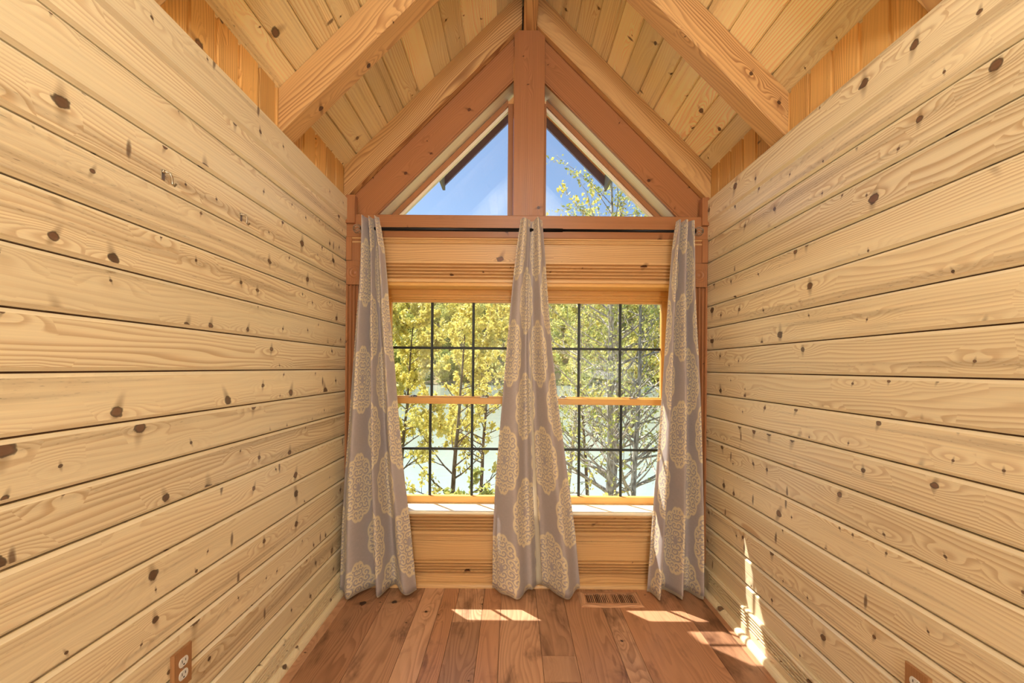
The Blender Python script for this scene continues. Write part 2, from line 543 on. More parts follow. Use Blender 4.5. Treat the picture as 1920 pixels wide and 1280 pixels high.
def lining_mat():
    t = NT('curtain_lining')
    uv = t.n('ShaderNodeUVMap').outputs[0]
    u, v, _ = t.sep(uv)
    nz = t.noise(t.xyz(t.math('MULTIPLY', u, 400.0), t.math('MULTIPLY', v, 400.0)), 1.0, 2)
    c = t.mix(nz, srgb(226, 214, 196), srgb(244, 236, 222))
    b = t.bsdf(c, 0.8, 0.2)
    tl = t.n('ShaderNodeBsdfTranslucent')
    t.put(tl.inputs[0], c)
    mx = t.n('ShaderNodeMixShader')
    mx.inputs[0].default_value = 0.45
    t.t.links.new(b, mx.inputs[1])
    t.t.links.new(tl.outputs[0], mx.inputs[2])
    return t.done(mx.outputs[0])


CURTAIN = curtain_mat()
LINING = lining_mat()


def leaf_mat(name, c0, c1):
    t = NT(name)
    rn = t.n('ShaderNodeAttribute', attribute_name='rnd', attribute_type='GEOMETRY').outputs['Fac']
    c = t.mix(rn, c0, c1)
    b = t.bsdf(c, 0.6, 0.3)
    tl = t.n('ShaderNodeBsdfTranslucent')
    t.put(tl.inputs[0], c)
    mx = t.n('ShaderNodeMixShader')
    mx.inputs[0].default_value = 0.35
    t.t.links.new(b, mx.inputs[1])
    t.t.links.new(tl.outputs[0], mx.inputs[2])
    return t.done(mx.outputs[0])


def bark_mat(name, c0, c1):
    t = NT(name)
    tc = t.n('ShaderNodeTexCoord').outputs['Object']
    x, y, z = t.sep(tc)
    nz = t.noise(t.xyz(t.math('MULTIPLY', x, 30.0), t.math('MULTIPLY', y, 30.0), t.math('MULTIPLY', z, 7.0)), 1.0, 4, 0.6)
    c = t.mix(t.step(nz, 0.35, 0.65), c0, c1)
    return t.done(t.bsdf(c, 0.9, 0.2, normal=t.bump(nz, 0.5, 0.02)))


LEAF_Y = leaf_mat('spring_leaf_yellow', srgb(206, 196, 96), srgb(244, 230, 140))
LEAF_G = leaf_mat('spring_leaf_green', srgb(158, 172, 92), srgb(222, 216, 130))
BARK = bark_mat('grey_bark', srgb(132, 124, 116), srgb(212, 206, 198))
BARK_D = bark_mat('brown_bark', srgb(78, 66, 56), srgb(126, 112, 98))

Z = lambda h: ZC + h
XL, XR = -1.010, 1.174          # faces of the left and right walls
XM = 0.083                      # ridge line
YB, YF = -3.1, D                # alcove runs from behind the camera to the window wall
CC = 2.325                      # ceiling apex above eye height
BH = 0.1322                     # height of one wall board


# ------------------------------------------------------------------ side walls
def board_prof(h, th=0.019, c=0.0115, dpt=0.009):
    return [(0.0023, 0), (h - 0.0023, 0), (h - 0.0023, th - dpt), (h - c, th), (c, th), (0.0023, th - dpt)]


def side_wall(name, X, sgn):
    """sgn = +1: the wall's face looks to +x (left wall)"""
    m = MB()
    N = (sgn, 0, 0)
    x0 = X - sgn * 0.019
    z = -0.018 - BH * 10
    while z < 0.85:
        h = min(BH, 0.885 - z)
        if z + h > -ZC:
            b0 = max(z, -ZC)
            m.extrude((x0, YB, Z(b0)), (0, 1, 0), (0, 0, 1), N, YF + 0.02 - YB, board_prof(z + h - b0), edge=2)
        z += BH
    # wider cap board that stands proud of the rest
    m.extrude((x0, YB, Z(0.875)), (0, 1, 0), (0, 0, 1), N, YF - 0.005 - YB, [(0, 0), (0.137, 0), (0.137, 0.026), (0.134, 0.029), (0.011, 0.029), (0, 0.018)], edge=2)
    xa, xb = sorted((x0 - sgn * 0.0005, x0 - sgn * 0.12))
    m.box(xa, xb, YB, YF + 0.24, 0, Z(1.0), 'y', mi=1, rnd=0)
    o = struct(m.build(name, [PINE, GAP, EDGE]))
    # vertical boards between the rafters, above the cap board
    k = MB()
    xk = X - sgn * 0.021
    y = YB
    zt = CC - abs(xk - XM)
    while y < YF + 0.1:
        wdt = 0.118 + random.uniform(-0.004, 0.006)
        k.extrude((xk - sgn * 0.019, y, Z(0.98)), (0, 0, 1), (0, 1, 0), N, zt - 0.98 + 0.004, [(0.001, 0), (wdt - 0.001, 0), (wdt - 0.001, 0.010), (wdt - 0.007, 0.019), (0.012, 0.019), (0.010, 0.012), (0.001, 0.012)])
        y += wdt
    xa, xb = sorted((xk - sgn * 0.019, xk - sgn * 0.13))
    k.box(xa, xb, YB, YF + 0.24, Z(0.97), Z(zt + 0.05), 'y', mi=1, rnd=0)
    k.build('upper_boarding', [KNEE, GAP], o)
    return o


wl = side_wall('wall_left', XL, 1)
wr = side_wall('wall_right', XR, -1)

FLUTE = lambda h, th: [(0, 0), (h, 0), (h, th * 0.7), (h - 0.006, th)] + sum(
    [[(h - h * 0.09 - i * h * 0.132, th), (h - h * 0.09 - i * h * 0.132 - h * 0.012, th - 0.0065),
      (h - h * 0.09 - i * h * 0.132 - h * 0.085, th - 0.0065), (h - h * 0.09 - i * h * 0.132 - h * 0.10, th)] for i in range(5)], []) + [(h * 0.10, th), (0.0, th)]


def quarter(r, n=6):
    return [(0, 0)] + [(r * sin(pi / 2 * i / n), r * cos(pi / 2 * i / n)) for i in range(n + 1)]


def baseboard(name, X, sgn, h):
    m = MB()
    N = (sgn, 0, 0)
    p = FLUTE(h, 0.02)
    # flutes only on the upper two thirds: flat toe below
    p = [(0, 0), (h, 0), (h, 0.014), (h - 0.005, 0.02)]
    v = h - 0.012
    for i in range(5):
        p += [(v, 0.021), (v - 0.002, 0.011), (v - 0.009, 0.011), (v - 0.011, 0.021)]
        v -= 0.0145
    p += [(v, 0.021), (0.0, 0.021)]
    m.extrude((X, YB, 0), (0, 1, 0), (0, 0, 1), N, D - 0.085 - YB, p)
    m.extrude((X + sgn * 0.021, YB, 0), (0, 1, 0), (0, 0, 1), N, D - 0.02 - YB, quarter(0.026))
    # plain plinth behind the curtain where the baseboard stops
    m.box(*sorted((X, X + sgn * 0.016)), D - 0.085, D - 0.005, 0, h * 0.97, 'z')
    return struct(m.build(name, TRIM if False else PINE))


baseboard('baseboard_left', XL, 1, 0.118)
baseboard('baseboard_right', XR, -1, 0.140)

# end wall of the room, behind the camera
m = MB()
z = 0.0
while z < 3.7:
    m.extrude((XL - 0.1, YB - 0.02, z), (1, 0, 0), (0, 0, 1), (0, 1, 0), XR - XL + 0.2, board_prof(BH))
    z += BH
m.box(XL - 0.2, XR + 0.2, YB - 0.14, YB - 0.0205, -0.2, 3.9, 'x', mi=1, rnd=0)
struct(m.build('wall_front', [PINE, GAP]))

# ------------------------------------------------------------------ floor
m = MB()
edges = [-1.15, -0.92, -0.712, -0.511, -0.393, -0.304, -0.154, -0.054, 0.145, 0.301, 0.507, 0.603, 0.955, 1.10, 1.30]
joints = {8: (1.705, 1.86), 11: (1.62,), 2: (0.5,), 5: (2.1,), 3: (1.2,)}
for i, (a, b) in enumerate(zip(edges, edges[1:])):
    cuts = sorted([YB] + list(joints.get(i, (random.uniform(0, 1.0),))) + [D + 0.05])
    for c0, c1 in zip(cuts, cuts[1:]):
        e = 0.0007
        m.extrude((a, c0 + e, -0.02), (0, 1, 0), (1, 0, 0), (0, 0, 1), c1 - c0 - 2 * e,
                  [(e, 0), (b - a - e, 0), (b - a - e, 0.0188), (b - a - e - 0.0012, 0.02), (e + 0.0012, 0.02), (e, 0.0188)])
m.box(-1.25, 1.4, YB, D + 0.3, -0.20, -0.0205, 'y', mi=1, rnd=0)
struct(m.build('floor', [FLOORW, SLOT]))

# ------------------------------------------------------------------ ceiling: tongue-and-groove boards that run away from the eye
m = MB()
s2 = sqrt(0.5)
for sg in (-1, 1):
    V = Vector((sg * s2, 0, -s2))
    N = Vector((-sg * s2, 0, -s2))
    P0 = Vector((XM, YB, Z(CC)))
    s = 0.0
    smax = (abs((XL if sg < 0 else XR) - XM) + 0.03) / s2
    while s < smax:
        wb = 0.1335
        y = YB
        cuts = [YB] + sorted(random.uniform(-1.5, 2.2) for _ in range(1)) + [D + 0.12]
        for c0, c1 in zip(cuts, cuts[1:]):
            m.extrude(P0 + V * s - N * 0.018 + Vector((0, c0 - YB, 0)), (0, 1, 0), V, N, c1 - c0 - 0.0006,
                      [(0.0008, 0), (wb - 0.0008, 0), (wb - 0.0008, 0.010), (wb - 0.007, 0.018), (0.007, 0.018), (0.0008, 0.010)])
        s += wb
    m.extrude(P0 - N * 0.0185 - V * 0.05, (0, 1, 0), V, N, D + 0.32 - YB, rect(0, smax + 0.25, -0.16, 0), mi=1, rnd=0)
struct(m.build('ceiling', [PINE_CEIL, GAP]))


# ------------------------------------------------------------------ timbers
def rafter(sg, y0, wdt, label):
    """sg -1 = left slope; plumb-cut at the wall and at the ridge beam"""
    m = MB()
    U = Vector((sg * s2, 0, -s2))
    N = Vector((-sg * s2, 0, -s2))
    xw = XL - 0.019 if sg < 0 else XR + 0.019
    L = (abs(xw - XM)) / s2
    P = Vector((XM, y0, Z(CC - 0.002)))
    c = 0.006
    prof = [(0, 0), (wdt, 0), (wdt, 0.140 - c), (wdt - c, 0.140), (c, 0.140), (0, 0.140 - c)]
    # v = along y, n = down-normal; a plumb cut shifts u by n at both ends
    m.extrude(P, U, (0, 1, 0), N, L, prof, cut0=lambda v, n: n + 0.058, cut1=lambda v, n: n)
    o = m.build('rafter', FIR)
    return tag(o, label, 'beam', 'ceiling rafters', 'thing')


LAB = {-1: ['left timber rafter lying flat against the gable wall above the triangular windows',
            'left timber rafter crossing the middle of the sloped ceiling',
            'left timber rafter nearest the camera, only its lower end showing at the top edge'],
       1: ['right timber rafter lying flat against the gable wall above the triangular windows',
           'right timber rafter crossing the middle of the sloped ceiling',
           'right timber rafter nearest the camera, only its lower end showing at the top edge']}
for sg in (-1, 1):
    for i, (y0, wd) in enumerate(((D + 0.002, 0.054), (1.768, 0.108), (1.055, 0.110))):
        rafter(sg, y0, wd, LAB[sg][i])

m = MB()
m.extrude((XM - 0.031, YB, Z(2.065)), (0, 1, 0), (1, 0, 0), (0, 0, 1), D + 0.045 - YB, rect(0, 0.080, 0, 0.195, 0.005))
o = m.build('ridge_beam', FIR)
o.location.x = -0.001
tag(o, 'narrow timber ridge beam running along the peak of the ceiling', 'beam', None, 'thing')

# header beam across the window wall
m = MB()
m.extrude((XL - 0.01, D, Z(0.781)), (1, 0, 0), (0, 0, 1), (0, 1, 0), XR - XL + 0.02, rect(0, 0.140, 0, 0.20, 0.004))
o = m.build('header_beam', CEDAR)
tag(o, 'reddish horizontal header beam behind the curtain rod, below the triangular windows', 'beam', None, 'thing')

# king post
m = MB()
m.extrude((-0.005, D + 0.030, Z(0.9215)), (0, 0, 1), (1, 0, 0), (0, 1, 0), 2.065 - 0.9215, rect(0, 0.190, 0, 0.17, 0.003))
o = m.build('king_post', CEDAR)
tag(o, 'upright reddish post between the two triangular windows, under the ridge beam', 'post', None, 'thing')

# small corner blocks at the ends of the cap boards
for i, (xa, xb) in enumerate(((XL, XL + 0.055), (XR - 0.040, XR))):
    m = MB()
    m.box(xa, xb, D - 0.020, D + 0.03, Z(0.862), Z(1.03), 'z', 0.004)
    struct(m.build('trim_%d' % (i + 1), CEDAR))

# ------------------------------------------------------------------ window wall
OX0, OX1, OZ0, OZ1 = -0.822, 0.997, -0.868, 0.492      # main window opening
YO = D + 0.235                                          # outer face
m = MB()
yb = D + 0.022
for (a, b, c, d) in ((XL - 0.1, OX0 - 0.02, -ZC - 0.2, 0.78), (OX1 + 0.02, XR + 0.1, -ZC - 0.2, 0.78), (OX0 - 0.02, OX1 + 0.02, -ZC - 0.2, OZ0 - 0.02), (OX0 - 0.02, OX1 + 0.02, OZ1 + 0.02, 0.78)):
    m.box(a, b, yb, YO, Z(c), Z(d), 'x', mi=1, rnd=0)
# gable infill behind the raking casings
CG = 1.892
for sg in (-1, 1):
    xe = (XL - 0.1) if sg < 0 else (XR + 0.1)
    hz = lambda C, x: C - abs(x - XM)
    xa = XM + sg * 0.095
    poly = [(xe, hz(CC, xe)), (xe, 0.93), (XM + sg * (CG - 0.93), 0.93), (xa, hz(CG, xa)), (xa, hz(CC + 0.02, xa))]
    m.prism([(x, Z(z)) for x, z in poly], D + 0.076, YO, mi=1, rnd=0)
# planks: one above the window, two below the sill
m.extrude((XL, D + 0.004, Z(0.640)), (1, 0, 0), (0, 0, 1), (0, 1, 0), XR - XL, rect(0, 0.110, 0, 0.02, 0.002))
for (z0, z1) in ((-1.1685, -1.0525), (-1.0515, -1.0065)):
    m.extrude((XL, D + 0.004, Z(z0)), (1, 0, 0), (0, 0, 1), (0, 1, 0), XR - XL, rect(0, z1 - z0, 0, 0.02, 0.004))
struct(m.build('wall_back', [TRIM, BACKING]))

# fluted mouldings of the window wall
def flutes(z0, z1, n, th=0.018, top=0.012, bot=0.012):
    """closed profile with n rounded reeds, v = height, n = out from wall"""
    h = z1 - z0
    p = [(0, 0), (h, 0), (h, th)]
    wv = (h - top - bot) / n
    for i in range(n):
        v0 = h - top - i * wv
        p.append((v0, th))
        for k in range(1, 6):
            a = k / 6.0
            p.append((v0 - wv * a * 0.8, th - min(0.021, th * 0.65) * sin(pi * a) ** 0.8))
        p.append((v0 - wv * 0.8, th))
    p += [(bot * 0.5, th), (0, th)]
    return p


def hstrip(name, z0, z1, prof, x0=XL, x1=XR, y=D + 0.022, mat=TRIM):
    mm = MB()
    mm.extrude((x0, y, Z(z0)), (1, 0, 0), (0, 0, 1), (0, -1, 0), x1 - x0, prof)
    return struct(mm.build(name, mat))


CX0, CX1 = XL + 0.105, XR - 0.105       # inner edges of the vertical casings
hstrip('trim_3', 0.512, 0.637, flutes(0.512, 0.637, 5, 0.034), CX0, CX1)
hstrip('trim_4', 0.746, 0.780, [(0, 0), (0.034, 0), (0.034, 0.026), (0.026, 0.028), (0.022, 0.020), (0.014, 0.020), (0.010, 0.026), (0.002, 0.026), (0, 0.02)])
hstrip('trim_5', -1.006, -0.884, flutes(-1.006, -0.884, 5, 0.036, 0.012, 0.014), CX0, CX1)
mm = MB()
mm.extrude((XL + 0.02, D + 0.022, Z(-1.295)), (1, 0, 0), (0, 0, 1), (0, -1, 0), XR - XL - 0.04,
           [(0, 0)] + [(p[0] + 0.045, p[1]) for p in flutes(-1.25, -1.169, 4, 0.036, 0.006, 0.006)[1:-1]] + [(0.043, 0.026), (0, 0.026)])
mm.extrude((XL + 0.04, D - 0.004, Z(-1.32)), (1, 0, 0), (0, 0, 1), (0, -1, 0), XR - XL - 0.08, quarter(0.027))
struct(mm.build('baseboard_back', TRIM))

# vertical casings: stile, rosette block, fluted shaft
for i, (xa, xb) in enumerate(((XL, XL + 0.10), (XR - 0.10, XR))):
    mm = MB()
    fl = flutes(0, 0.10, 4, 0.026, 0.010, 0.006)
    mm.extrude((xa, D + 0.022, Z(-1.17)), (0, 0, 1), (1, 0, 0), (0, -1, 0), 1.17 + 0.492, fl)
    mm.box(xa, xb, D - 0.006, D + 0.022, Z(0.494), Z(0.638), 'z', 0.004)
    cx, cz = (xa + xb) / 2, Z(0.566)
    mm.lathe((cx, D - 0.006, cz), (0, -1, 0), [(0.001, 0.044), (0.001, 0.041), (-0.005, 0.040), (-0.005, 0.036), (0.002, 0.031), (0.004, 0.026), (0.0, 0.020), (-0.003, 0.017), (0.001, 0.013), (0.004, 0.008), (0.005, 0.0)], 32)
    # narrow stile above the block
    sx = (xa, xa + 0.036) if i == 0 else (xb - 0.036, xb)
    mm.box(sx[0], sx[1], D - 0.010, D + 0.022, Z(0.640), Z(0.780), 'z', 0.003)
    mm.box(xa, xb, D - 0.002, D + 0.022, Z(0.640), Z(0.780), 'z', 0.003)
    struct(mm.build('trim_%d' % (i + 6), CEDAR))

# opening lining (jambs, head) and the sill
mm = MB()
mm.box(OX0 - 0.02, OX0, D - 0.002, D + 0.20, Z(OZ0), Z(OZ1 + 0.02), 'z', rnd=.5)
mm.box(OX1, OX1 + 0.02, D - 0.002, D + 0.20, Z(OZ0), Z(OZ1 + 0.02), 'z', rnd=.5)
mm.box(OX0, OX1, D - 0.002, D + 0.20, Z(OZ1), Z(OZ1 + 0.02), 'x', rnd=.5)
struct(mm.build('trim_8', SASHW))
mm = MB()
mm.extrude((CX0 - 0.02, D - 0.022, Z(-0.884)), (1, 0, 0), (0, 1, 0), (0, 0, 1), CX1 - CX0 + 0.04,
           [(0.004, 0), (0.24, 0), (0.24, 0.018), (0.006, 0.018), (0.001, 0.014), (0, 0.009), (0.001, 0.004)])
struct(mm.build('trim_9', MAPLE))

# raking casings and the pale reveals of the triangular windows
for i, sg in enumerate((-1, 1)):
    hz = lambda C, x: C - abs(x - XM)
    xp = XM + sg * 0.09
    zb = 0.922
    mm = MB()
    co, ci = 2.135, 1.868
    poly = [(xp, hz(co, xp)), (XM + sg * (co - zb), zb), (XM + sg * (ci - zb), zb), (xp, hz(ci, xp))]
    mm.prism([(x, Z(z)) for x, z in poly], D + 0.058, D + 0.076, (s2, -sg * s2))
    # thin bead on the inner edge
    poly = [(xp, hz(ci + 0.03, xp)), (XM + sg * (ci + 0.03 - zb), zb), (XM + sg * (ci + 0.012 - zb), zb), (xp, hz(ci + 0.012, xp))]
    mm.prism([(x, Z(z)) for x, z in poly], D + 0.054, D + 0.060, (s2, -sg * s2))
    struct(mm.build('trim_%d' % (10 + i), CEDAR))
    mm = MB()
    poly = [(xp, hz(ci + 0.03, xp)), (XM + sg * (ci + 0.03 - zb), zb), (XM + sg * (ci + 0.004 - zb), zb), (xp, hz(ci + 0.004, xp))]
    mm.prism([(x, Z(z)) for x, z in poly], D + 0.064, D + 0.215, (s2, -sg * s2))
    struct(mm.build('trim_%d' % (12 + i), MAPLE))

# triangular windows
for i, sg in enumerate((-1, 1)):
    hz = lambda C, x: C - abs(x - XM)
    win = struct(empty('window_%d' % (i + 3), (XM + sg * 0.5, D + 0.21, Z(0.93))))
    xi = XM + sg * 0.124
    zb = 0.935

    def band(c0, c1, y0, y1, mat, name):
        mb = MB()
        poly = [(xi, hz(c0, xi)), (XM + sg * (c0 - zb), zb), (XM + sg * (c1 - zb), zb), (xi, hz(c1, xi))]
        mb.prism([(x, Z(z)) for x, z in poly], y0, y1, (s2, -sg * s2))
        return mb
    mb = band(1.866, 1.826, D + 0.185, D + 0.215, CEDAR, '')
    mb.build('glazing_stop', CEDAR, win)
    mb = band(1.84, 1.800, D + 0.200, D + 0.225, MAPLE, '')
    mb.build('frame', MAPLE, win)
    mb = MB()
    xa, xb = sorted((xi, xi - sg * 0.035))
    mb.box(xa, xb, D + 0.17, D + 0.225, Z(0.93), Z(hz(1.83, xi)), 'z')
    mb.build('side_stop', CEDAR, win)
    mb = MB()
    poly = [(xi - sg * 0.005, Z(hz(1.81, xi))), (XM + sg * (1.81 - zb), Z(zb)), (xi - sg * 0.005, Z(zb))]
    mb.prism(poly, D + 0.208, D + 0.213)
    mb.build('pane', GLASS, win)


# main windows: two double-hung units
def double_hung(name, gx0, gx1, muntins, fx0, fx1):
    win = struct(empty(name, ((gx0 + gx1) / 2, D + 0.16, Z(-0.868))))
    yl, yu = D + 0.135, D + 0.172          # front faces of the lower and the upper sash
    mb = MB()                               # outer frame: stepped head, side stiles
    for (z0, z1, y0) in ((0.462, OZ1, D + 0.125), (0.445, 0.470, D + 0.140), (0.435, 0.455, D + 0.155)):
        mb.box(fx0, fx1, y0, D + 0.215, Z(z0), Z(z1), 'x', 0.002)
    mb.box(fx0, gx0 - 0.028, D + 0.135, D + 0.215, Z(OZ0), Z(OZ1), 'z', 0.002)
    mb.box(gx1 + 0.028, fx1, D + 0.135, D + 0.215, Z(OZ0), Z(OZ1), 'z', 0.002)
    mb.box(fx0, fx1, D + 0.145, D + 0.215, Z(OZ0), Z(-0.862), 'x')
    mb.build('frame', SASHW, win)
    for nm, y0, gz0, gz1, t_, b_, mz in (('upper_sash', yu, -0.188, 0.419, 0.030, 0.032, 0.125), ('lower_sash', yl, -0.822, -0.2345, 0.040, 0.044, -0.524)):
        mb = MB()
        y1 = y0 + 0.034
        mb.box(gx0 - 0.03, gx0, y0, y1, Z(gz0 - b_), Z(gz1 + t_), 'z', 0.003)
        mb.box(gx1, gx1 + 0.03, y0, y1, Z(gz0 - b_), Z(gz1 + t_), 'z', 0.003)
        mb.box(gx0, gx1, y0, y1, Z(gz1), Z(gz1 + t_), 'x', 0.003)
        mb.box(gx0, gx1, y0, y1, Z(gz0 - b_), Z(gz0), 'x', 0.003)
        sash = mb.build(nm, SASHW, win)
        mb = MB()
        for x in muntins:
            mb.box(x - 0.008, x + 0.008, y0 + 0.014, y0 + 0.028, Z(gz0), Z(gz1), 'z', 0.003)
        mb.box(gx0, gx1, y0 + 0.0145, y0 + 0.0275, Z(mz - 0.008), Z(mz + 0.008), 'x', 0.003)
        g = mb.build('muntin_grid', MUNTIN, sash)
        g.matrix_parent_inverse = Matrix.Identity(4)
        mb = MB()
        mb.box(gx0 - 0.004, gx1 + 0.004, y0 + 0.019, y0 + 0.023, Z(gz0 - 0.004), Z(gz1 + 0.004))
        p = mb.build('pane', GLASS, sash)
        p.matrix_parent_inverse = Matrix.Identity(4)
        if nm == 'upper_sash':
            pass
        else:
            for x in (muntins[0] - 0.115, muntins[1] + 0.075):
                mb = MB()
                zt = Z(gz1 + t_)
                mb.box(x - 0.022, x + 0.022, y0 + 0.004, y0 + 0.030, zt, zt + 0.005, 'x', 0.001)
                mb.lathe((x, y0 + 0.017, zt + 0.004), (0, 0, 1), [(0, 0.011), (0.008, 0.010), (0.009, 0.0)], 16)
                mb.tube([(x, y0 + 0.015, zt + 0.010), (x + 0.015, y0 + 0.010, zt + 0.011), (x + 0.032, y0 + 0.006, zt + 0.009)], [0.004, 0.0045, 0.003], 8)
                s = mb.build('sash_lock', STEEL, sash)
                s.matrix_parent_inverse = Matrix.Identity(4)
    return win


double_hung('window_1', -0.787, 0.008, (-0.526, -0.257), OX0, 0.0855)
double_hung('window_2', 0.167, 0.963, (0.431, 0.700), 0.0895, OX1)

# ------------------------------------------------------------------ curtain rod
YR = D - 0.095
ZR = Z(0.800)
rod = empty('curtain_rod', (0.1, YR, ZR))
tag(rod, 'thin black telescoping curtain rod with ball finials carrying all three curtains', 'curtain rod')
mb = MB()
mb.tube([(-0.865, YR, ZR), (0.285, YR, ZR)], 0.0105, 16)
mb.build('outer_tube', BLACK, rod)
mb = MB()
mb.tube([(0.285, YR, ZR), (1.035, YR, ZR)], 0.008, 16)
mb.build('inner_tube', BLACK, rod)
for sg, x in ((-1, -0.865), (1, 1.035)):
    mb = MB()
    mb.lathe((x, YR, ZR), (sg, 0, 0), [(-0.01, 0.008), (-0.01, 0.013), (0.01, 0.016), (0.016, 0.018), (0.022, 0.013), (0.024, 0.0)], 20)
    mb.build('end_cap', BLACK, rod)
    mb = MB()
    c = Vector((x + sg * 0.043, YR, ZR))
    for k in range(9):                       # twisted wire cage
        a0 = 2 * pi * k / 9
        pts = []
        for i in range(13):
            f = i / 12.0
            th = pi * f
            r = 0.024 * sin(th) + 0.002
            a = a0 + 1.7 * f
            pts.append(c + Vector((sg * -0.024 * cos(th), r * cos(a), r * sin(a))))
        mb.tube(pts, 0.0016, 6)
    mb.build('finial', STEEL, rod)
for x in (-0.81, 0.115, 1.0):
    mb = MB()
    mb.tube([(x, D + 0.002, ZR - 0.02), (x, D - 0.05, ZR - 0.022), (x, YR, ZR - 0.013)], 0.006, 10)
    mb.box(x - 0.012, x + 0.012, D - 0.004, D + 0.001, ZR - 0.05, ZR + 0.02, 'z', 0.002)
    mb.build('bracket', BLACK, rod)


# ------------------------------------------------------------------ curtains
def interp(tab, x):
    for (a, fa), (b, fb) in zip(tab, tab[1:]):
        if x <= b:
            t = (x - a) / (b - a)
            return fa + (fb - fa) * max(0.0, min(1.0, t))
    return tab[-1][1]


def cosint(tab, x):
    for (a, fa), (b, fb) in zip(tab, tab[1:]):
        if x <= b:
            t = max(0.0, min(1.0, (x - a) / (b - a)))
            t = 0.5 - 0.5 * cos(pi * t)
            return fa + (fb - fa) * t
    return tab[-1][1]


def px2x(px, py, y):
    dx, dy = px - 961.0, py - 689.0
    return (dx + 0.0079 * dy) * y / F


def px2z(px, py, y):
    dx, dy = px - 961.0, py - 689.0
    return ZC - (dy - 0.0079 * dx) * y / F


def curtain(label, left, right, folds, ztop, zbot, seed, lin_drop=0.012, slit=None):
    rg = random.Random(seed)
    NU, NV = 132, 64
    xa, xb = px2x(left[3][0], left[3][1], YR), px2x(right[3][0], right[3][1], YR)
    root = empty('curtain', ((xa + xb) / 2, YR, 0.03))
    tag(root, label, 'curtain', 'damask window curtains')
    LE = [((py - left[0][1]) / (left[-1][1] - left[0][1]), px2x(px, py, YR)) for px, py in left]
    RE = [((py - right[0][1]) / (right[-1][1] - right[0][1]), px2x(px, py, YR)) for px, py in right]
    ph = [rg.uniform(0, 6.28) for _ in range(6)]

    def P(u, v, off=0.0, ext=0.0):
        l, r = interp(LE, v), interp(RE, v)
        amp = 0.030 + 0.036 * min(1.0, v * 1.3)
        uu = u + 0.018 * sin(3.0 * v + ph[0]) * sin(pi * u)
        dpt = cosint(folds, uu)
        small = 0.10 * sin(2 * pi * (5.2 * u + 0.3 * sin(2 * v + ph[1]))) * (0.3 + 0.7 * v)
        swing = 0.012 * sin(2.2 * v + ph[2] + 3 * u) * v
        x = l + (r - l) * (u + 0.018 * sin(4 * pi * u + ph[3]) * sin(pi * u))
        y = YR + amp * (dpt + small) + swing + off - 0.012 * v - 0.036 * max(0.0, 1.0 - v / 0.18)
        hz = 0.006 * sin(2 * pi * 2.1 * u + ph[4]) + 0.004 * sin(2 * pi * 5 * u + ph[5])
        z = ztop + (zbot - ext + hz - ztop) * v
        if v < 0.03:
            z += 0.004 * sin(2 * pi * 3 * u)
        return Vector((x, y, z))
    # arc length across at mid height -> fabric coordinate
    arc = [0.0]
    for i in range(NU):
        arc.append(arc[-1] + (P((i + 1) / NU, 0.62) - P(i / NU, 0.62)).length)

    def sheet(name, mat, off, ext, v0=0.0):
        mb = MB()
        vs = [v0 + (1 - v0) * j / NV for j in range(NV + 1)]
        G = [[P(i / NU, v, off, ext) for i in range(NU + 1)] for v in vs]
        for j in range(NV):
            for i in range(NU):
                if slit and name == 'fabric_panel' and vs[j] > 0.17 and abs((i + 0.5) / NU - slit) < 0.006 + 0.030 * max(0.0, vs[j] - 0.2):
                    continue
                mb.face([G[j][i], G[j + 1][i], G[j + 1][i + 1], G[j][i + 1]],
                        [(arc[i] + ph[0], -vs[j] * 2.15 + ph[1]), (arc[i] + ph[0], -vs[j + 1] * 2.15 + ph[1]), (arc[i + 1] + ph[0], -vs[j + 1] * 2.15 + ph[1]), (arc[i + 1] + ph[0], -vs[j] * 2.15 + ph[1])], 0, 0, True)
        o = mb.build(name, mat, root)
        so = o.modifiers.new('thickness', 'SOLIDIFY')
        so.thickness = 0.0012
        so.offset = 0
        return o
    sheet('fabric_panel', CURTAIN, 0.0, 0.0)
    sheet('lining', LINING, 0.008, lin_drop, 0.02)
    return root


curtain('left damask curtain, gathered beside the left plank wall',
        [(681, 414), (677, 480), (667, 600), (656, 760), (646, 900), (641, 1000), (639, 1103)],
        [(714, 414), (722, 470), (729, 580), (738, 670), (746, 770), (757, 890), (768, 980), (780, 1103)],
        [(0, 0.3), (0.17, -1), (0.40, 1), (0.53, -0.7), (0.67, 0.9), (0.86, -0.9), (1, 0.2)], Z(0.857), 0.030, 3)
curtain('middle damask curtain, hanging over the post between the two windows',
        [(976, 415), (968, 470), (960, 540), (951, 640), (939, 780), (929, 900), (924, 1000), (923, 1100)],
        [(1016, 415), (1021, 470), (1028, 560), (1036, 660), (1050, 780), (1066, 900), (1079, 1000), (1088, 1100)],
        [(0, 0.2), (0.22, -1), (0.44, 0.5), (0.52, 1.1), (0.60, 0.8), (0.80, -1), (1, 0.3)], Z(0.850), 0.036, 8, slit=0.555)
curtain('right damask curtain, gathered beside the right plank wall',
        [(1264, 417), (1259, 470), (1256, 540), (1250, 620), (1243, 730), (1234, 850), (1226, 950), (1215, 1103)],
        [(1297, 417), (1301, 480), (1307, 600), (1314, 720), (1318, 850), (1320, 1000), (1320, 1103)],
        [(0, 0.4), (0.14, -0.8), (0.30, 0.9), (0.51, -1), (0.73, 0.8), (0.88, -0.9), (1, 0.4)], Z(0.845), 0.030, 21, 0.02)


